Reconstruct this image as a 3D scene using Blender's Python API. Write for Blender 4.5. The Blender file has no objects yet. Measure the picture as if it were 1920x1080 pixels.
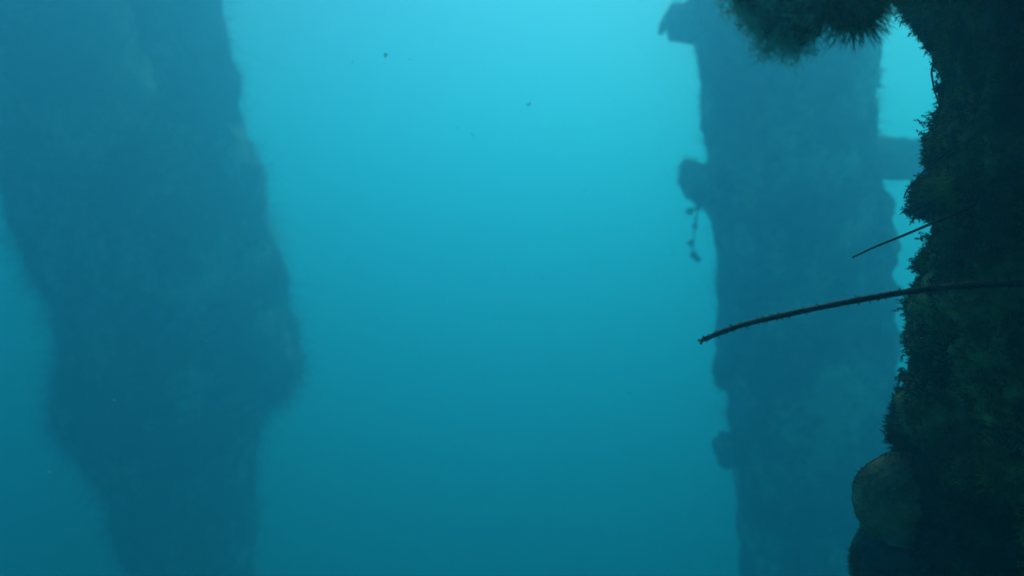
import bpy, math, random
from mathutils import Vector, noise

C = bpy.context.scene.collection
S = bpy.context.scene
rnd = random.Random(7)
R = math.radians

# ---------------------------------------------------------------- camera
CAMZ = 4.0
HF = 1371.0                       # focal length in pixels of the 1920 px wide frame
cam_d = bpy.data.cameras.new('camera')
cam = bpy.data.objects.new('camera', cam_d); C.objects.link(cam)
cam.location = (0, 0, CAMZ); cam.rotation_euler = (R(90), 0, 0)
cam_d.sensor_width = 36.0
cam_d.lens = 36.0 * HF / 1920.0
cam_d.clip_start = 0.02; cam_d.clip_end = 500
cam_d.dof.use_dof = True
cam_d.dof.focus_distance = 0.50
cam_d.dof.aperture_fstop = 6.3
S.camera = cam

def P(px, py, Y):
    return Vector(((px - 960) / HF * Y, Y, CAMZ - (py - 540) / HF * Y))

# ---------------------------------------------------------------- sky, sun, exposure
SUN_EL, SUN_AZ = R(50), R(24)       # azimuth measured from +Y towards +X
w = bpy.data.worlds.new('World'); S.world = w; w.use_nodes = True
nt = w.node_tree
sky = nt.nodes.new('ShaderNodeTexSky'); sky.sky_type = 'NISHITA'; sky.sun_disc = False
sky.sun_elevation = SUN_EL; sky.sun_rotation = SUN_AZ
bg = nt.nodes['Background']; bg.inputs[1].default_value = 0.15
nt.links.new(sky.outputs[0], bg.inputs[0])
sd = bpy.data.lights.new('sun', 'SUN'); sd.energy = 4.6; sd.angle = R(30); sd.color = (1.0, 0.96, 0.9)
sun = bpy.data.objects.new('sun', sd); C.objects.link(sun)
to_sun = Vector((math.sin(SUN_AZ) * math.cos(SUN_EL), math.cos(SUN_AZ) * math.cos(SUN_EL), math.sin(SUN_EL)))
sun.rotation_euler = to_sun.to_track_quat('Z', 'Y').to_euler()
sun.location = (0, 0, 30)
S.view_settings.view_transform = 'Standard'; S.view_settings.look = 'None'
S.view_settings.gamma = 1; S.view_settings.use_curve_mapping = False
S.view_settings.exposure = -0.52
S.cycles.volume_bounces = 4
S.cycles.max_bounces = 6
S.cycles.diffuse_bounces = 2
S.cycles.transparent_max_bounces = 8
S.cycles.use_denoising = True

# water body (see the bottom of the script for the box itself)
WATER_DENSITY = 0.40
WATER_COLOR = (0.125, 0.485, 0.695)
WATER_ABS = (0.0, 0.57, 0.74)
WATER_G = 0.67
SURF = CAMZ + 2.8

# ---------------------------------------------------------------- materials
def mat(name, stops, scale=8.0, rough=0.85, transl=0.0, bump=0.4, detail=6, spec=0.2):
    m = bpy.data.materials.new(name); m.use_nodes = True
    n = m.node_tree.nodes; l = m.node_tree.links
    b = n['Principled BSDF']; b.inputs['Roughness'].default_value = rough
    b.inputs['Specular IOR Level'].default_value = spec
    tc = n.new('ShaderNodeTexCoord')
    nz = n.new('ShaderNodeTexNoise'); nz.inputs['Scale'].default_value = scale
    nz.inputs['Detail'].default_value = detail; nz.inputs['Roughness'].default_value = 0.65
    l.new(tc.outputs['Object'], nz.inputs['Vector'])
    cr = n.new('ShaderNodeValToRGB'); l.new(nz.outputs['Fac'], cr.inputs[0])
    e = cr.color_ramp.elements
    while len(e) < len(stops): e.new(0.5)
    for k, (p, c) in enumerate(stops):
        e[k].position = p; e[k].color = (*c, 1)
    l.new(cr.outputs[0], b.inputs['Base Color'])
    if bump:
        nz2 = n.new('ShaderNodeTexNoise'); nz2.inputs['Scale'].default_value = scale * 6
        nz2.inputs['Detail'].default_value = 8
        l.new(tc.outputs['Object'], nz2.inputs['Vector'])
        bp = n.new('ShaderNodeBump'); bp.inputs['Strength'].default_value = bump
        bp.inputs['Distance'].default_value = 0.3 / scale
        l.new(nz2.outputs['Fac'], bp.inputs['Height']); l.new(bp.outputs[0], b.inputs['Normal'])
    if transl:
        t = n.new('ShaderNodeBsdfTranslucent'); l.new(cr.outputs[0], t.inputs[0])
        mx = n.new('ShaderNodeMixShader'); mx.inputs[0].default_value = transl
        l.new(b.outputs[0], mx.inputs[1]); l.new(t.outputs[0], mx.inputs[2])
        l.new(mx.outputs[0], n['Material Output'].inputs[0])
    return m

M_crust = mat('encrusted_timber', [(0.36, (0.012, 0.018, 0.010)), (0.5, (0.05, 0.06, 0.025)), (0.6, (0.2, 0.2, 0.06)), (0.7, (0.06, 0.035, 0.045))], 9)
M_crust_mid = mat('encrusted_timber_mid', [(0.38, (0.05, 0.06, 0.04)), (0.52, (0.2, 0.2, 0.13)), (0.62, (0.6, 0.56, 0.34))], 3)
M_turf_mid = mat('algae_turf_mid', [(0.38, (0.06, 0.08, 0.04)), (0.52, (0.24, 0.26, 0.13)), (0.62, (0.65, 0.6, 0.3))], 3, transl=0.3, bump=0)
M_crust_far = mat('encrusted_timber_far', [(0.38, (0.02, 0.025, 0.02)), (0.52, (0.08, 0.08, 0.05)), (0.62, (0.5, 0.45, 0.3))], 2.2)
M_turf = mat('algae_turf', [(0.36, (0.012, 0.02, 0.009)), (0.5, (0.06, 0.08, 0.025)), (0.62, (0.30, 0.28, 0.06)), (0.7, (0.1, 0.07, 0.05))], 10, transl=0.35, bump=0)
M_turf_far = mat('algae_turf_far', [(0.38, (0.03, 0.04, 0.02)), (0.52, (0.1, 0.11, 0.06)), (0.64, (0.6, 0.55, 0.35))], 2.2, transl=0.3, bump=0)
M_pale = mat('pale_hydroid', [(0.3, (0.28, 0.40, 0.28)), (0.7, (0.5, 0.62, 0.45))], 30, transl=0.5, bump=0)
M_bristle = mat('olive_bristle', [(0.3, (0.07, 0.09, 0.02)), (0.7, (0.2, 0.22, 0.05))], 40, transl=0.45, bump=0)
M_core = mat('dark_growth', [(0.3, (0.012, 0.02, 0.012)), (0.6, (0.04, 0.055, 0.03)), (0.75, (0.1, 0.1, 0.05))], 40)
M_shell = mat('mossy_shell', [(0.3, (0.08, 0.08, 0.04)), (0.5, (0.24, 0.19, 0.10)), (0.7, (0.45, 0.33, 0.18))], 26, bump=0.8)
M_shell_dark = mat('dark_shell', [(0.3, (0.02, 0.05, 0.06)), (0.6, (0.05, 0.08, 0.07)), (0.8, (0.12, 0.13, 0.09))], 40, bump=0.7)
M_rim = mat('shell_rim', [(0.3, (0.10, 0.12, 0.08)), (0.7, (0.26, 0.27, 0.2))], 60)
M_black = mat('dark_antenna', [(0.3, (0.012, 0.005, 0.004)), (0.7, (0.045, 0.02, 0.014))], 120, rough=0.5)
M_fleck = mat('dark_fleck', [(0.3, (0.02, 0.025, 0.03)), (0.7, (0.08, 0.08, 0.07))], 80, bump=0, transl=0.2)
M_white = mat('pale_fleck', [(0.3, (0.6, 0.62, 0.6)), (0.7, (0.8, 0.8, 0.8))], 80, bump=0)
M_silt = mat('suspended_silt', [(0.3, (0.06, 0.07, 0.06)), (0.7, (0.7, 0.7, 0.6))], 2.0, bump=0, transl=0.3)
M_bed = mat('silt', [(0.3, (0.07, 0.08, 0.06)), (0.6, (0.15, 0.15, 0.11)), (0.8, (0.24, 0.23, 0.18))], 1.2, bump=0.6)

# ---------------------------------------------------------------- helpers
def tag(o, label=None, cat=None, group=None, kind=None):
    if label: o['label'] = label
    if cat: o['category'] = cat
    if group: o['group'] = group
    if kind: o['kind'] = kind
    return o

def link(name, V, F, material, parent=None, smooth=True):
    me = bpy.data.meshes.new(name); me.from_pydata([tuple(v) for v in V], [], F); me.update()
    if smooth: me.polygons.foreach_set('use_smooth', [True] * len(me.polygons))
    me.materials.append(material)
    o = bpy.data.objects.new(name, me); C.objects.link(o)
    if parent:
        o.parent = parent
        me.transform(__import__('mathutils').Matrix.Translation(-parent.location))
    return o

def sub(name, V, F, material, part):
    o = link(name, V, F, material, None, False)
    t = part.parent
    o.data.transform(__import__('mathutils').Matrix.Translation(-t.location))
    o.parent = part
    return o

def root(name, loc, label, cat, group=None):
    e = bpy.data.objects.new(name, None); C.objects.link(e); e.location = loc
    e.empty_display_size = 0.1
    return tag(e, label, cat, group)

def lerp_tab(tab, y, k):
    if y <= tab[0][0]: return tab[0][k]
    if y >= tab[-1][0]: return tab[-1][k]
    for a, b in zip(tab, tab[1:]):
        if a[0] <= y <= b[0]:
            t = (y - a[0]) / (b[0] - a[0])
            return a[k] + (b[k] - a[k]) * t

def fbm(v, s, oct=4):
    a = 0; amp = 1
    for _ in range(oct):
        a += amp * noise.noise(v * s); s *= 2.1; amp *= 0.5
    return a

def tube(V, F, pts, rads, seg=8, wob=0.0, ws=1.0, cap=True):
    """tapered tube along a polyline"""
    b0 = len(V); n = len(pts)
    side = None
    for i, p in enumerate(pts):
        t = (pts[min(i + 1, n - 1)] - pts[max(i - 1, 0)]).normalized()
        if side is None:
            side = t.cross(Vector((0, 0, 1)))
            if side.length < 0.1: side = t.cross(Vector((1, 0, 0)))
        side = (side - t * side.dot(t)).normalized()
        up = t.cross(side)
        for j in range(seg):
            a = 2 * math.pi * j / seg
            d = side * math.cos(a) + up * math.sin(a)
            r = rads[i]
            if wob: r *= 1 + wob * fbm(p + d * r, ws)
            V.append(p + d * r)
    for i in range(n - 1):
        for j in range(seg):
            j2 = (j + 1) % seg
            F.append((b0 + i * seg + j, b0 + i * seg + j2, b0 + (i + 1) * seg + j2, b0 + (i + 1) * seg + j))
    if cap:
        F.append(tuple(b0 + j for j in reversed(range(seg))))
        F.append(tuple(b0 + (n - 1) * seg + j for j in range(seg)))

def blade(V, F, p, d, L, wd, bend=0.5, seg=2):
    """one thin tapered, bent blade"""
    s = d.cross(Vector((rnd.uniform(-1, 1), rnd.uniform(-1, 1), rnd.uniform(-1, 1))))
    if s.length < 1e-4: return
    s.normalize()
    b = Vector((rnd.uniform(-1, 1), rnd.uniform(-1, 1), rnd.uniform(-1, 0.5))) * bend
    i0 = len(V); q = p.copy(); dd = d.copy()
    for k in range(seg):
        wk = wd * (1 - k / seg * 0.55)
        V.append(q - s * wk); V.append(q + s * wk)
        q = q + dd * (L / seg); dd = (dd + b / seg).normalized()
    V.append(q)
    for k in range(seg - 1):
        F.append((i0 + 2 * k, i0 + 2 * k + 1, i0 + 2 * k + 3, i0 + 2 * k + 2))
    F.append((i0 + 2 * seg - 2, i0 + 2 * seg - 1, i0 + 2 * seg))

def frond(V, F, p, d, L, wd, depth=2):
    """a small branching bushy sprig"""
    n = 4; q = p.copy(); dd = d.normalized()
    for k in range(n):
        nd = (dd + Vector([rnd.gauss(0, 0.28) for _ in range(3)])).normalized()
        blade(V, F, q, nd, L / n * 1.35, wd * (1 - k * 0.15), 0.1, 1)
        q = q + nd * (L / n)
        for _ in range(3):
            sd_ = (nd + Vector([rnd.gauss(0, 0.75) for _ in range(3)])).normalized()
            if depth > 1 and rnd.random() < 0.5:
                frond(V, F, q, sd_, L * 0.42, wd * 0.7, depth - 1)
            else:
                blade(V, F, q, sd_, L * 0.3, wd * 0.7, 0.6, 2)
        dd = nd

def surface_of(o_mesh_V, F):
    """face centres, normals and cumulative areas for scattering"""
    out = []; acc = 0; cum = []
    for f in F:
        if len(f) != 4: continue
        a, b, c, d = (o_mesh_V[i] for i in f)
        nn = (c - a).cross(d - b); ar = nn.length * 0.5
        if ar < 1e-12: continue
        acc += ar; cum.append(acc); out.append((a, b, c, d, nn.normalized()))
    return out, cum, acc

import bisect
def jitn(n_, s):
    return (n_ + Vector([rnd.gauss(0, s) for _ in range(3)])).normalized()
def sample(surf):
    out, cum, acc = surf
    k = min(bisect.bisect(cum, rnd.random() * acc), len(out) - 1)
    a, b, c, d, n = out[k]
    u, v = rnd.random(), rnd.random()
    return (a * (1 - u) + b * u) * (1 - v) + (d * (1 - u) + c * u) * v, n

def scatter(surf, count, L, wd, keep=None, clump=6.0, up=0.0, fr=0.0, frL=0.05, spread=0.55, per=5):
    V = []; F = []
    for _ in range(count):
        p, n = sample(surf)
        if keep and not keep(p, n): continue
        c = fbm(p, clump, 2)
        if c < -0.35: continue
        k = 0.5 + max(0, c + 0.35) * 1.1
        d = (n + Vector([rnd.gauss(0, spread) for _ in range(3)]) + Vector((0, 0, up))).normalized()
        if rnd.random() < fr:
            frond(V, F, p - n * 0.002, d, frL * k * rnd.uniform(0.6, 1.3), wd)
        else:
            for _ in range(per):
                d2 = (d + Vector([rnd.gauss(0, 0.4) for _ in range(3)])).normalized()
                blade(V, F, p - n * 0.002, d2, L * k * rnd.uniform(0.5, 1.4), wd * rnd.uniform(0.6, 1.3))
    return V, F

# ---------------------------------------------------------------- seabed
def bedz(x, y):
    return 0.0 + 0.28 * fbm(Vector((x, y, 0)), 0.22, 4) + 0.05 * fbm(Vector((x, y, 3)), 1.4, 3)
V = []; F = []; N = 150; ext = 75.0
def wp(i):
    t = (i / N) * 2 - 1
    return ext * (0.25 * t + 0.75 * t ** 3)
for j in range(N + 1):
    for i in range(N + 1):
        x, y = wp(i), wp(j)
        V.append(Vector((x, y, bedz(x, y))))
for j in range(N):
    for i in range(N):
        a = j * (N + 1) + i
        F.append((a, a + 1, a + N + 2, a + N + 1))
o = link('seabed', V, F, M_bed); tag(o, kind='structure')

# ---------------------------------------------------------------- pilings seen in the distance
def piling_mesh(tab, Y, y_top, y_bot, wob, ws, step, seg=64, inset=0, lean=0.0):
    """tab rows: (y_px, x_left, x_right); Y = distance of the axis. Round in plan, lumpy."""
    V = []; F = []; rows = 0; z = y_top
    ys = []
    y = y_top
    while y <= y_bot: ys.append(y); y += step
    for y in ys:
        xl, xr = lerp_tab(tab, y, 1), lerp_tab(tab, y, 2)
        Yy = Y + lean * max(-0.6, min(1.6, y / 1080))
        c = P((xl + xr) / 2, y, Yy); r = ((xr - xl) / 2 - inset) / HF * Yy
        for j in range(seg):
            a = 2 * math.pi * j / seg
            d = Vector((math.cos(a), math.sin(a), 0))
            q = c + d * r
            f = fbm(q, ws, 5)
            V.append(c + d * (r + wob * f))
    n = len(ys)
    for i in range(n - 1):
        for j in range(seg):
            j2 = (j + 1) % seg
            F.append((i * seg + j, (i + 1) * seg + j, (i + 1) * seg + j2, i * seg + j2))
    return V, F

# left piling -------------------------------------------------------------
YL = 3.9
tabL = [(-1000, 150, 345), (-300, 200, 395), (0, 236, 424), (60, 250, 434), (120, 268, 446), (180, 286, 455), (240, 262, 466), (310, 205, 488), (400, 165, 512), (480, 150, 530), (560, 148, 546), (640, 146, 562),
        (700, 130, 574), (735, 122, 560), (770, 120, 512), (810, 132, 492), (860, 176, 484), (940, 212, 482), (1080, 250, 486), (1400, 290, 505), (2300, 340, 560)]
rl = root('encrusted_piling', P(300, 2250, YL), 'tall wide piling at the left, shaggy with growth and fading into blue water', 'piling')
V, F = piling_mesh(tabL, YL, -1000, 2300, 0.045, 3.0, 14, 64, 15, 1.3)
link('shaft', V, F, M_crust_far, rl)
sf = surface_of(V, F)
kp = lambda p, n: -0.2 < p.z - CAMZ + 2.2 and p.z < CAMZ + 2.2 and n.y < 0.35
V, F = scatter(sf, 16000, 0.03, 0.0035, kp, 3.0, fr=0.05, frL=0.05, per=4)
for _ in range(80000):  # added halo of fine hairs, imitates light-scattering blur along the outline
    p, n_ = sample(sf)
    if kp(p, n_): blade(V, F, p, jitn(n_, 1.0), abs(rnd.gauss(0, 0.11)) + 0.01, 0.0013, 0.9, 3)
link('algae_growth', V, F, M_turf_far, rl, False)

# second, slanted piling behind its left side
YL2 = 4.35
tabL2 = [(-860, -330, -60), (-200, -110, 215), (0, -75, 250), (60, -64, 262), (110, -52, 279), (160, -42, 304), (260, -20, 318), (340, 5, 335), (420, 30, 345), (500, 62, 350), (560, 92, 350),
         (640, 112, 350), (740, 108, 350), (810, 118, 352), (850, 170, 354), (930, 205, 372), (1080, 255, 400), (1400, 330, 480), (2000, 450, 640)]
rl2 = root('slanted_piling', P(450, 1950, YL2), 'slanted piling leaning behind the tall left piling, pale gap between them near the top', 'piling')
V, F = piling_mesh(tabL2, YL2, -860, 2000, 0.05, 2.6, 14, 64, 17, 1.2)
link('shaft', V, F, M_crust_far, rl2)
sf = surface_of(V, F)
V, F = scatter(sf, 11000, 0.03, 0.004, kp, 3.0, fr=0.05, frL=0.05, per=4)
for _ in range(50000):  # hair halo again, softening the edge as scattered light in water would
    p, n_ = sample(sf)
    if kp(p, n_): blade(V, F, p, jitn(n_, 1.0), abs(rnd.gauss(0, 0.12)) + 0.01, 0.0015, 0.9, 3)
link('algae_growth', V, F, M_turf_far, rl2, False)

# middle-right piling ------------------------------------------------------
YM = 3.75
tabM = [(-1200, 1180, 1580), (-400, 1268, 1628), (0, 1290, 1638), (80, 1300, 1636), (200, 1312, 1634), (300, 1322, 1634), (400, 1330, 1640), (520, 1340, 1648),
        (600, 1343, 1650), (660, 1346, 1654), (720, 1360, 1660), (820, 1366, 1668), (880, 1372, 1672), (960, 1382, 1676), (1080, 1390, 1684), (1500, 1420, 1710), (3000, 1530, 1820)]
rm = root('round_piling', P(1600, 2680, YM), 'round growth covered piling with crossbeams, standing behind the long antenna', 'piling')
V, F = piling_mesh(tabM, YM, -1020, 2750, 0.032, 5.0, 10, 80, 8, 0.35)
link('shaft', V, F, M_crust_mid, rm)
kp2 = lambda p, n: CAMZ - 1.3 < p.z < CAMZ + 1.3 and n.y < 0.3
sf = surface_of(V, F)
V, F = scatter(sf, 15000, 0.026, 0.0026, kp2, 6.0, fr=0.06, frL=0.03, per=4)
for _ in range(22000):
    p, n_ = sample(sf)
    if kp2(p, n_): blade(V, F, p, jitn(n_, 0.4), abs(rnd.gauss(0, 0.04)) * (1 + 1.5 * max(-0.6, fbm(p, 4, 2))) + 0.008, 0.0018, 0.5, 2)
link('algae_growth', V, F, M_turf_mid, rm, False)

def lump(c, rad, seed, amp=0.25, fs=3.0, n=20):
    """an uneven rounded mass; rad = (rx, ry, rz)"""
    V = []; F = []
    for i in range(n + 1):
        th = math.pi * i / n
        for j in range(2 * n):
            ph = math.pi * j / n
            d = Vector((math.sin(th) * math.cos(ph), math.sin(th) * math.sin(ph), math.cos(th)))
            k = 1 + amp * fbm(d + Vector((seed * 3.1, seed, 0)), fs * 0.5, 4)
            V.append(c + Vector((d.x * rad[0], d.y * rad[1], d.z * rad[2])) * k)
    for i in range(n):
        for j in range(2 * n):
            j2 = (j + 1) % (2 * n)
            F.append((i * 2 * n + j, (i + 1) * 2 * n + j, (i + 1) * 2 * n + j2, i * 2 * n + j2))
    return V, F

def merged(parts):
    V = []; F = []
    for v, f in parts:
        b = len(V); V += v; F += [tuple(i + b for i in t) for t in f]
    return V, F

# growth bulging from the lower right side of the shaft, and a small bump low on its left
bul = []
for k, (x, y, rx, rz) in enumerate([(1632, 395, 34, 44), (1638, 470, 40, 60), (1640, 560, 36, 66), (1645, 640, 34, 60), (1640, 730, 38, 60), (1655, 820, 34, 60), (1650, 900, 36, 70)]):
    c = P(x, y, YM - 0.02 - 0.03 * (k % 2))
    bul.append(lump(c, (rx / HF * YM, 0.12, rz / HF * YM), k + 3, 0.3, 5.0, 22))
bul.append(lump(P(1368, 842, YM), (27 / HF * YM, 0.06, 32 / HF * YM), 21, 0.45, 5, 22))
bul.append(lump(P(1358, 690, YM), (18 / HF * YM, 0.05, 40 / HF * YM), 25, 0.3, 3, 18))
for V, F in bul:
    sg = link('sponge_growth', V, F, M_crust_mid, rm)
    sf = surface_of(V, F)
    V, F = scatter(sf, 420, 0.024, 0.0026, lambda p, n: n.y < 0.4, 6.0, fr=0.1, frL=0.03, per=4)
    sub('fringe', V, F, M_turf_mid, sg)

def beam(p0, p1, ry, rz, wob, ws, n=70, seg=28, ends=True):
    """rounded, encrusted horizontal timber from p0 to p1"""
    V = []; F = []
    for i in range(n + 1):
        t = i / n; c = p0.lerp(p1, t)
        e = 1.0
        if ends:
            e = min(1, math.sqrt(max(0.0, 1 - max(0, 1 - t * n / 5) ** 2)) + 0.02) * min(1, math.sqrt(max(0.0, 1 - max(0, 1 - (1 - t) * n / 5) ** 2)) + 0.02)
        for j in range(seg):
            a = 2 * math.pi * j / seg
            ca, sa = math.cos(a), math.sin(a)
            sq = 1 / max(abs(ca), abs(sa)) ** 0.45
            d = Vector((0, ca * ry * sq, sa * rz * sq))
            q = c + d
            V.append(c + d * e * (1 + wob * fbm(q, ws, 5)))
    for i in range(n):
        for j in range(seg):
            j2 = (j + 1) % seg
            F.append((i * seg + j, i * seg + j2, (i + 1) * seg + j2, (i + 1) * seg + j))
    return V, F

# crossbeams bolted to the middle piling
for (xa, ya, xb, yb, hz, yy) in [(1283, 340, 1330, 338, 36, YM), (1600, 300, 1990, 292, 36, YM + 0.05), (1252, 40, 1420, 46, 30, YM)]:
    V, F = beam(P(xa, ya, yy), P(xb, yb, yy), 0.07, hz / HF * YM, 0.42, 7.0)
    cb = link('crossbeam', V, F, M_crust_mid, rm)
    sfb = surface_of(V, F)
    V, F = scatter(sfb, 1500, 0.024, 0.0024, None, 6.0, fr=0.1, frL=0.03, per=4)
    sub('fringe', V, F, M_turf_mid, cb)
# ragged claw of growth drooping from the end of the upper crossbeam
V = []; F = []
pts = [P(1275, 28, YM), P(1255, 34, YM - 0.01), P(1243, 48, YM - 0.02), P(1238, 64, YM - 0.02)]
tube(V, F, pts, [0.04, 0.034, 0.024, 0.012], 12, 0.4, 25)
link('drooping_growth', V, F, M_crust_mid, rm)

# strand of weed hanging from the lower crossbeam stub
rs = root('weed_strand', P(1306, 376, YM - 0.05), 'knotted weed strand dangling beneath the crossbeam stub of the round piling', 'seaweed')
V = []; F = []
sp = [(1306, 370), (1307, 400), (1302, 425), (1301, 450), (1298, 468), (1304, 486), (1311, 490)]
pts = []
for (a, b) in zip(sp, sp[1:]):
    for k in range(6):
        t = k / 6
        pts.append(P(a[0] + (b[0] - a[0]) * t, a[1] + (b[1] - a[1]) * t, YM - 0.05))
tube(V, F, pts, [0.0042 * (1 + 0.7 * noise.noise(p * 30)) for p in pts], 7)
link('stem', V, F, M_crust_mid, rs)
for (x, y, r) in [(1294, 396, 9), (1308, 392, 7), (1303, 424, 7), (1295, 456, 8), (1301, 478, 9), (1308, 487, 7)]:
    cc = P(x, y, YM - 0.05); rr_ = r / HF * YM
    V, F = lump(cc, (rr_ * 0.7, 0.012, rr_ * 0.7), x, 0.5, 5, 8)
    for _ in range(40):
        blade(V, F, cc, Vector([rnd.gauss(0, 1) for _ in range(3)]).normalized(), rr_ * rnd.uniform(0.9, 1.7), 0.0016)
    link('leaf_tuft', V, F, M_turf_mid, rs, False)

# ---------------------------------------------------------------- near piling at the right
YR = 0.60                                     # depth of its left outline
RR = 0.235
edge = [(-900, 1752), (-200, 1745), (-60, 1700), (0, 1692), (25, 1708), (50, 1730), (80, 1752), (110, 1757), (180, 1766), (230, 1758), (270, 1742), (300, 1738), (322, 1752), (345, 1730),
        (365, 1712), (395, 1712), (412, 1750), (440, 1757), (470, 1742), (490, 1722), (508, 1738), (540, 1716), (570, 1704), (605, 1712), (618, 1716),
        (635, 1702), (655, 1712), (690, 1712), (705, 1700), (735, 1692), (765, 1683), (800, 1683), (830, 1692), (870, 1700), (950, 1702), (1080, 1705), (1700, 1712), (6000, 1712)]
th_s = math.atan((1712 - 960) / HF)
L_ = YR / math.cos(th_s)
D_ = math.hypot(L_, RR)
phi = th_s + math.asin(RR / D_)
CR = Vector((math.sin(phi) * D_, math.cos(phi) * D_, 0))
perp = Vector((-math.cos(th_s), math.sin(th_s), 0))     # outward normal at the outline
rr = root('near_piling', Vector((CR.x, CR.y, 0)), 'dark piling close by at the right, shaggy with algae and bristly turf', 'piling')
V = []; F = []
ys = []
y = -5400.0
while y < 9600:
    ys.append(y)
    y += 4.0 if -120 < y < 1200 else (20.0 if -400 < y < 1500 else 90.0)
SEG = 300
az0 = math.atan2(perp.y, perp.x)
for y in ys:
    off = (1712 - lerp_tab(edge, y, 1)) / HF * YR
    zc = CAMZ - (y - 540) / HF * YR
    for j in range(SEG):
        a = 2 * math.pi * j / SEG
        da = abs((a - az0 + math.pi) % (2 * math.pi) - math.pi)
        wgt = math.exp(-(da / 0.55) ** 2)
        d = Vector((math.cos(a), math.sin(a), 0))
        q = Vector((CR.x, CR.y, zc)) + d * RR
        f = fbm(q, 11, 3)
        g = fbm(q, 45, 4)
        V.append(Vector((CR.x, CR.y, zc)) + d * (RR + off * wgt + f * 0.024 * (1 - wgt) + g * 0.008))
n = len(ys)
for i in range(n - 1):
    for j in range(SEG):
        j2 = (j + 1) % SEG
        F.append((i * SEG + j, (i + 1) * SEG + j, (i + 1) * SEG + j2, i * SEG + j2))
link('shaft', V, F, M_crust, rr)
def near_vis(p, n):
    if not (CAMZ - 0.40 < p.z < CAMZ + 0.36): return False
    if p.x / p.y > 0.80: return False
    v = Vector((p.x, p.y, p.z - CAMZ)).normalized()
    return n.dot(v) < 0.35
sfr = surface_of(V, [f for f in F if near_vis(V[f[0]], Vector((V[f[0]].x - CR.x, V[f[0]].y - CR.y, 0)).normalized())])
V, F = scatter(sfr, 34000, 0.0058, 0.0006, near_vis, 22, fr=0.03, frL=0.006, per=3, spread=0.6)
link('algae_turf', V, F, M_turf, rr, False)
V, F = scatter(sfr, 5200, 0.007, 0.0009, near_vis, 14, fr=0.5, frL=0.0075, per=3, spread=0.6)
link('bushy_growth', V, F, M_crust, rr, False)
# long thin filaments standing off the outline
V = []; F = []
for _ in range(900):
    p, n_ = sample(sfr)
    d = (n_ + Vector([rnd.gauss(0, 0.5) for _ in range(3)])).normalized()
    blade(V, F, p, d, rnd.uniform(0.006, 0.014), 0.00016, 0.5, 4)
link('filament_growth', V, F, M_turf, rr, False)

# tufts that stick out of the outline at fixed spots
V = []; F = []
for (x, y, dx, dy, L) in [(1722, 372, -1, 0.4, 30), (1712, 395, -1, 0.2, 24), (1722, 355, -1, -0.1, 26), (1730, 490, -1, 0.05, 34), (1728, 500, -1, 0.1, 30), (1706, 635, -1, 0.0, 22), (1710, 628, -1, 0, 20),
                          (1700, 706, -1, -0.3, 24), (1698, 735, -1, -0.2, 26), (1692, 765, -1, 0.1, 18), (1682, 815, -1, 0.15, 30), (1686, 822, -1, 0.1, 26), (1690, 808, -1, -0.2, 24), (1742, 300, -1, 0, 18),
                          (1745, 285, -1, 0, 18), (1745, 262, -1, -0.1, 22), (1765, 215, -1, 0.3, 22), (1765, 165, -1, 0.1, 24), (1705, 575, -1, 0.1, 16), (1718, 545, -1, 0.2, 20), (1748, 80, -1, 0.8, 22)]:
    for _ in range(16):
        p = P(x + rnd.uniform(-3, 10), y + rnd.uniform(-7, 7), YR + rnd.uniform(-0.01, 0.012))
        d = Vector((dx + rnd.gauss(0, 0.2), rnd.gauss(0, 0.3), -dy + rnd.gauss(0, 0.25))).normalized()
        frond(V, F, p, d, L / HF * YR * rnd.uniform(0.3, 0.75), 0.0009)
link('outline_tuft', V, F, M_crust, rr, False)

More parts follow.
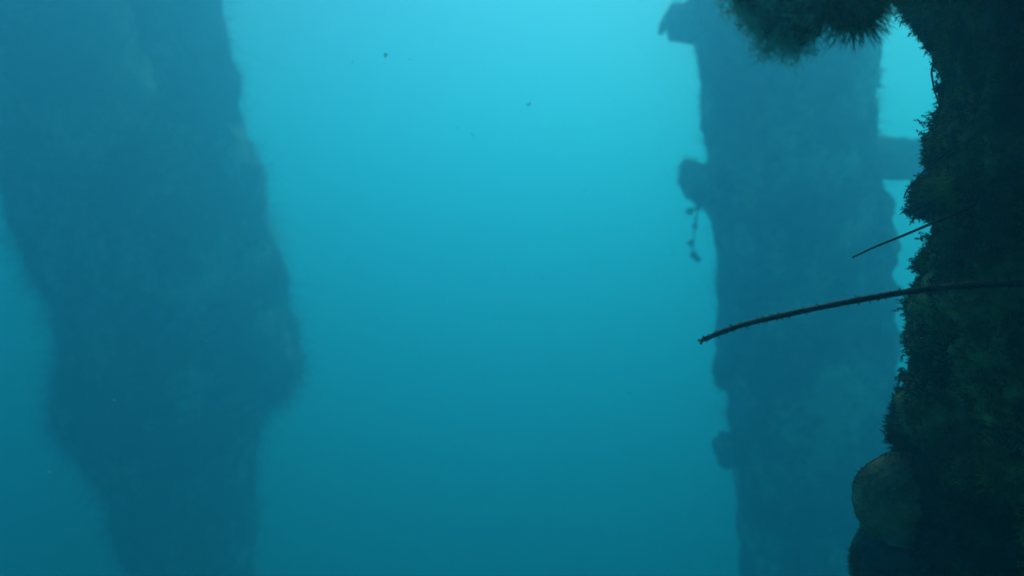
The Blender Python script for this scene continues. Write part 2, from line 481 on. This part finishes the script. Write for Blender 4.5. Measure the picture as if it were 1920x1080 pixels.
# ---------------------------------------------------------------- shells on the near piling
def shell(name, c, rx, rz, facing, thick, material, label, rim=True, rot=0.0, grp=None):
    """domed, growth-ringed bivalve: flat rim in a plane whose normal is `facing`"""
    rt = root(name, c, label, 'shell', grp)
    fz = facing.normalized(); ux = Vector((0, 0, 1)).cross(fz).normalized(); uz = fz.cross(ux)
    NR, NA = 26, 72
    def ring(i, sgn, k=1.0):
        t = i / NR; out = []
        for j in range(NA):
            a = 2 * math.pi * j / NA
            rad = t * (1 + 0.045 * noise.noise(Vector((math.cos(a) * 1.6, math.sin(a) * 1.6, rx * 900))) + 0.022 * noise.noise(Vector((math.cos(a) * 6, math.sin(a) * 9, rx * 900))))
            lx, lz = math.cos(a) * rx * rad, math.sin(a) * rz * rad
            cr, sr = math.cos(rot), math.sin(rot)
            lx, lz = lx * cr - lz * sr, lx * sr + lz * cr
            hgt = thick * math.sqrt(max(0, 1 - t ** 2.2)) * (1 + 0.04 * math.sin(t * 40) + 0.10 * noise.noise(Vector((lx, lz, 0)) * 60)) + 0.02 * thick * math.sin(a * 26) * t
            out.append(c + ux * lx + uz * lz + fz * hgt * sgn * k)
        return out
    V = []; F = []
    V += [v for i in range(1, NR + 1) for v in ring(i, 1)]
    V += [v for i in range(1, NR) for v in ring(i, -1, 0.6)]
    top = len(V); V.append(c + fz * thick); V.append(c - fz * thick * 0.6)
    for i in range(NR - 1):
        for j in range(NA):
            j2 = (j + 1) % NA
            F.append((i * NA + j, (i + 1) * NA + j, (i + 1) * NA + j2, i * NA + j2))
    o2 = NR * NA
    for i in range(NR - 2):
        for j in range(NA):
            j2 = (j + 1) % NA
            F.append((o2 + i * NA + j, o2 + i * NA + j2, o2 + (i + 1) * NA + j2, o2 + (i + 1) * NA + j))
    for j in range(NA):
        j2 = (j + 1) % NA
        F.append((top, j, j2)); F.append((top + 1, o2 + j2, o2 + j))
        F.append(((NR - 1) * NA + j, o2 + (NR - 2) * NA + j, o2 + (NR - 2) * NA + j2, (NR - 1) * NA + j2))
    link('valve', V, F, material, rt)
    if rim:
        pts = ring(NR, 1); pts = pts + pts[:2]
        V2 = []; F2 = []
        tube(V2, F2, [p + fz * 0.0006 for p in pts], [0.0007 * (1 + 0.5 * noise.noise(p * 90)) for p in pts], 6, cap=False)
        link('rim', V2, F2, M_rim, rt)
    Vb = []; Fb = []
    s = surface_of(V, [f for f in F if len(f) == 4][: (NR - 1) * NA])
    for _ in range(2600):
        p, n_ = sample(s)
        if fbm(p, 40, 2) < -0.1: continue
        d = (n_ + Vector([rnd.gauss(0, 0.6) for _ in range(3)])).normalized()
        blade(Vb, Fb, p, d, rnd.uniform(0.0015, 0.005), 0.0003)
    link('fuzz', Vb, Fb, M_turf, rt, False)
    return rt

sY = 0.56
shell('scallop_shell', P(1700, 938, sY), 95 / HF * sY, 86 / HF * sY, Vector((-0.28, -1, 0.22)), 0.016, M_shell,
      'round mossy olive shell jutting from the dark near piling, uppermost of the shells', rot=0.15)
shell('scallop_shell', P(1652, 1062, sY + 0.01), 55 / HF * sY, 88 / HF * sY, Vector((-0.75, -1, 0.05)), 0.014, M_shell_dark,
      'dark bluish shell standing on edge below the round mossy shell', rot=0.0)
shell('scallop_shell', P(1722, 1108, sY - 0.015), 108 / HF * sY, 62 / HF * sY, Vector((-0.7, -1, 0.2)), 0.014, M_shell_dark,
      'broad dark shell at the bottom with a pale slanting rim', rot=-0.5)

# ---------------------------------------------------------------- growth hanging into the top of the picture
# encrusted timber overhead, from which the clumps hang
YB = 0.37
V, F = beam(P(1395, -104, YB), P(2300, -110, YB + 0.25), 0.035, 0.030, 0.16, 20, 100, 40)
rb = root('overhead_timber', P(1395, -104, YB), 'encrusted crossbeam overhead running into the dark near piling at the top right', 'beam')
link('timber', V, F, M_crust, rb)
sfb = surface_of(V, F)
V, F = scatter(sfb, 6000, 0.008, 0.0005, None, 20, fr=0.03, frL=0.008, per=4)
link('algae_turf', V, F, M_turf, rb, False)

def clump(name, specs, label, bristles, Lb, wb, mb, dirfn, pale=None):
    rt = root(name, specs[0][0], label, 'marine growth')
    parts = [lump(c, r, k + len(specs) * 7, 0.28, 4.0, 26) for k, (c, r) in enumerate(specs)]
    V, F = merged(parts); link('body', V, F, M_core, rt)
    s = surface_of(V, F)
    Vb, Fb = [], []
    for _ in range(bristles):
        p, n_ = sample(s)
        q = dirfn(p, n_)
        if q is None: continue
        blade(Vb, Fb, p - n_ * 0.003, q[0], Lb * q[1] * rnd.uniform(0.5, 1.25), wb, 0.35, 4)
    link('bristles', Vb, Fb, mb, rt, False)
    if pale:
        Vb, Fb = [], []
        for _ in range(pale[0]):
            p, n_ = sample(s)
            q = pale[2](p, n_)
            if q is None: continue
            frond(Vb, Fb, p, q, pale[1] * rnd.uniform(0.5, 1.2), 0.00014)
        link('feathery_fringe', Vb, Fb, M_pale, rt, False)
    return rt

def jit(n_, s, v=(0, 0, 0)):
    return (n_ + Vector([rnd.gauss(0, s) for _ in range(3)]) + Vector(v)).normalized()
k1 = 1 / HF * 0.35
clump('growth_clump',
      [(P(1480, 22, 0.35), (66 * k1, 60 * k1, 44 * k1)), (P(1492, 50, 0.35), (46 * k1, 44 * k1, 30 * k1)), (P(1470, -40, 0.35), (88 * k1, 70 * k1, 60 * k1)), (P(1545, 2, 0.36), (50 * k1, 40 * k1, 34 * k1))],
      'dark rounded growth clump with a pale feathery fringe, hanging at the top',
      2600, 0.008, 0.00022, M_turf, lambda p, n_: (jit(n_, 0.45), 1.0),
      (1500, 0.0095, lambda p, n_: jit(n_, 0.35, (-0.5, 0, -0.2)) if (p.x < P(1470, 0, 0.35).x or p.z < P(0, 60, 0.35).z) else None))
clump('growth_clump',
      [(P(1606, 10, 0.35), (52 * k1, 48 * k1, 42 * k1)), (P(1600, -50, 0.35), (70 * k1, 56 * k1, 56 * k1)), (P(1655, -44, 0.36), (60 * k1, 50 * k1, 34 * k1))],
      'spiky olive growth clump with long bristles radiating downward, beside the feathery clump',
      3400, 0.0145, 0.00024, M_bristle, lambda p, n_: (jit(n_, 0.22, (0.15, 0, -0.4)), 1.0) if n_.z < 0.5 else None)

# ---------------------------------------------------------------- antennae
def smooth_path(sp, n=10):
    out = []
    for i in range(len(sp) - 1):
        a = sp[max(i - 1, 0)]; b = sp[i]; c = sp[i + 1]; d = sp[min(i + 2, len(sp) - 1)]
        for k in range(n):
            t = k / n
            out.append(0.5 * ((2 * b) + (c - a) * t + (2 * a - 5 * b + 4 * c - d) * t * t + (3 * b - a - 3 * c + d) * t ** 3))
    out.append(sp[-1]); return out

def antenna(name, pix, r0, r1, label, n=10, barbs=0, beads=0.0, cat='antenna'):
    sp = [P(*q) for q in pix]
    pts = smooth_path(sp, n)
    rt = root(name, pts[0], label, cat)
    V = []; F = []
    m = len(pts)
    rads = [(r0 + (r1 - r0) * i / (m - 1)) * (1 + beads * (1 if i % 2 else -1) + 0.10 * noise.noise(pts[i] * 140)) for i in range(m)]
    tube(V, F, pts, rads, 10)
    link('flagellum', V, F, M_black, rt)
    if barbs:
        V = []; F = []
        for k in range(barbs):
            i = rnd.randrange(m - 1); t = rnd.random()
            p = pts[i].lerp(pts[i + 1], t); ax = (pts[i + 1] - pts[i]).normalized()
            s = ax.cross(Vector([rnd.gauss(0, 1) for _ in range(3)])).normalized()
            d = (s + ax * rnd.uniform(0.2, 1.0)).normalized()
            r = rads[i]
            tube(V, F, [p + s * r * 0.8, p + s * r + d * r * 0.45, p + s * r + d * r * rnd.uniform(0.7, 1.1)], [r * 0.22, r * 0.13, r * 0.03], 5)
        # frayed tip
        for k in range(5):
            d = ((pts[-1] - pts[-2]).normalized() + Vector([rnd.gauss(0, 0.6) for _ in range(3)])).normalized()
            tube(V, F, [pts[-1], pts[-1] + d * r1 * 1.6, pts[-1] + d * r1 * 2.4], [r1 * 0.5, r1 * 0.3, r1 * 0.05], 5)
        link('barbs', V, F, M_black, rt)
    return rt

YA = 0.40
antenna('spiny_antenna', [(2170, 556, 0.365), (2080, 543, 0.37), (2000, 535, 0.375), (1920, 531, 0.38), (1830, 534, 0.39), (1740, 542, YA), (1640, 557, YA), (1540, 576, YA), (1450, 595, YA), (1380, 613, YA), (1318, 637, YA)],
        8.0 / HF * YA, 4.6 / HF * YA, 'long thick black antenna with tiny barbs, arching left across the round piling', 12, 260, 0.0)
antenna('thin_antenna', [(1850, 372, 0.47), (1800, 397, 0.465), (1740, 422, 0.46), (1690, 443, 0.455), (1640, 463, 0.455), (1598, 483, 0.455)],
        3.2 / HF * 0.46, 1.6 / HF * 0.46, 'short straight thin antenna above the long barbed one', 22, 0, 0.16)
antenna('thin_antenna', [(1810, 255, 0.50), (1770, 290, 0.52), (1738, 316, 0.54), (1712, 344, 0.55), (1700, 358, 0.55), (1695, 372, 0.55)],
        2.0 / HF * 0.55, 1.3 / HF * 0.55, 'small bent antenna curling down from the edge of the near piling', 14, 0, 0.1)
antenna('dark_twig', [(1768, 95, 0.60), (1755, 112, 0.59), (1747, 132, 0.59), (1749, 152, 0.59), (1753, 172, 0.59), (1762, 200, 0.60)],
        2.6 / HF * 0.59, 1.2 / HF * 0.59, 'dark bowed twig against the upper edge of the near piling', 10, 0, 0.1, 'twig')
antenna('dark_twig', [(1775, 215, 0.60), (1758, 218, 0.59), (1748, 225, 0.59), (1736, 238, 0.59)],
        2.8 / HF * 0.59, 1.0 / HF * 0.59, 'short dark twig pointing down left below the bowed twig', 8, 0, 0.1, 'twig')

# ---------------------------------------------------------------- drifting flecks
GR = 'flecks drifting in the open water'
flecks = [(722, 103, 7, 1.2, 'largest smudgy dark fleck drifting in the bright upper water'),
          (769, 111, 4, 1.0, 'small dark fleck just right of the largest smudgy fleck'),
          (662, 117, 4, 1.1, 'faint dark fleck just left of the largest smudgy fleck'),
          (857, 240, 3.5, 0.8, 'crisp dark fleck, darkest in the open water'),
          (885, 253, 5, 1.3, 'blurry fleck just below right of the crisp darkest fleck'),
          (992, 195, 7, 2.0, 'very faint wide smudge of a fleck in the upper middle water'),
          (1052, 77, 3, 1.0, 'tiny fleck nearest the bright glow at the top'),
          (1075, 275, 3, 1.0, 'tiny fleck left of the round piling, level with its upper part'),
          (1098, 359, 4, 0.9, 'dark double fleck left of the hanging weed strand'),
          (1017, 523, 3, 0.8, 'lone dark fleck in the middle of the open water'),
          (1182, 737, 4, 0.9, 'slanted dark fleck low beside the round piling'),
          (967, 211, 2.2, 0.9, 'minute fleck just left of the very faint wide smudge'),
          (608, 541, 3, 1.4, 'faint fleck just right of the tall left piling')]
for k, (x, y, s, Y, lab) in enumerate(flecks):
    Y = 0.62 + 0.3 * Y; V = []; F = []; c = P(x, y, Y)
    for q in range(5 if s > 4 else 3):
        r = s / HF * Y * 0.5 * rnd.uniform(0.26, 0.48)
        off = Vector([rnd.gauss(0, 0.45) for _ in range(3)]) * s / HF * Y
        v, f = lump(c + off, (r, r, r * rnd.uniform(0.5, 1.1)), k * 5 + q, 0.5, 5, 6)
        b = len(V); V += v; F += [tuple(i + b for i in t) for t in f]
    V = [v - c for v in V]
    o = link('drifting_fleck', V, F, M_fleck); o.location = c
    tag(o, lab, 'fleck', GR)
for k, (x, y, L, lab) in enumerate([(288, 444, 12, 'pale sliver drifting before the upper middle of the left piling'),
                                    (388, 606, 8, 'pale sliver drifting above another close below it, before the left piling'),
                                    (385, 640, 8, 'pale sliver close beneath another, before the left piling'),
                                    (214, 751, 8, 'lowest bright pale sliver before the left piling'),
                                    (92, 886, 8, 'faint pale sliver in the dark water left of the left piling')]):
    V = []; F = []; Y = 0.65; c = P(x, y, Y); h = L / 2 / HF * Y
    pts = [Vector((-h, 0, 0)), Vector((-h * .4, 0, h * 0.15)), Vector((h * .4, 0, h * .12)), Vector((h, 0, 0))]
    r = 1.3 / HF * Y
    tube(V, F, pts, [r * 0.2, r, r, r * 0.2], 6)
    o = link('pale_sliver', V, F, M_white); o.location = c
    tag(o, lab, 'fleck', 'pale slivers before the left piling')

# fine suspended matter through the open water
V = []; F = []
for _ in range(1500):
    Y = 0.7 + 4.5 * rnd.random() ** 1.3
    c = P(rnd.uniform(-250, 2150), rnd.uniform(-150, 1230), Y)
    r_ = rnd.uniform(0.0004, 0.0013) * (0.6 + 0.25 * Y)
    b = len(V)
    for d in ((1, 0, 0), (-1, 0, 0), (0, 1, 0), (0, -1, 0), (0, 0, 1), (0, 0, -1)):
        V.append(c + Vector(d) * r_ * rnd.uniform(0.4, 1.4))
    for t in ((0, 2, 4), (2, 1, 4), (1, 3, 4), (3, 0, 4), (2, 0, 5), (1, 2, 5), (3, 1, 5), (0, 3, 5)):
        F.append(tuple(b + i for i in t))
o = link('suspended_matter', V, F, M_silt, None, False)
tag(o, 'very fine pale specks of silt suspended throughout the water', 'silt', kind='stuff')

# ---------------------------------------------------------------- the murky water itself
hm = bpy.data.materials.new('murky_water'); hm.use_nodes = True
n = hm.node_tree.nodes; n.remove(n['Principled BSDF'])
pv = n.new('ShaderNodeVolumePrincipled')
pv.inputs['Color'].default_value = (*WATER_COLOR, 1)
pv.inputs['Absorption Color'].default_value = (*WATER_ABS, 1)
pv.inputs['Density'].default_value = WATER_DENSITY
pv.inputs['Anisotropy'].default_value = WATER_G
hm.node_tree.links.new(pv.outputs[0], n['Material Output'].inputs['Volume'])
a, z0, z1 = 80.0, -2.0, SURF
V = [Vector((x, y, z)) for z in (z0, z1) for (x, y) in ((-a, -a), (a, -a), (a, a), (-a, a))]
F = [(3, 2, 1, 0), (4, 5, 6, 7), (0, 1, 5, 4), (1, 2, 6, 5), (2, 3, 7, 6), (3, 0, 4, 7)]
o = link('haze', V, F, hm, None, False)
tag(o, kind='stuff')
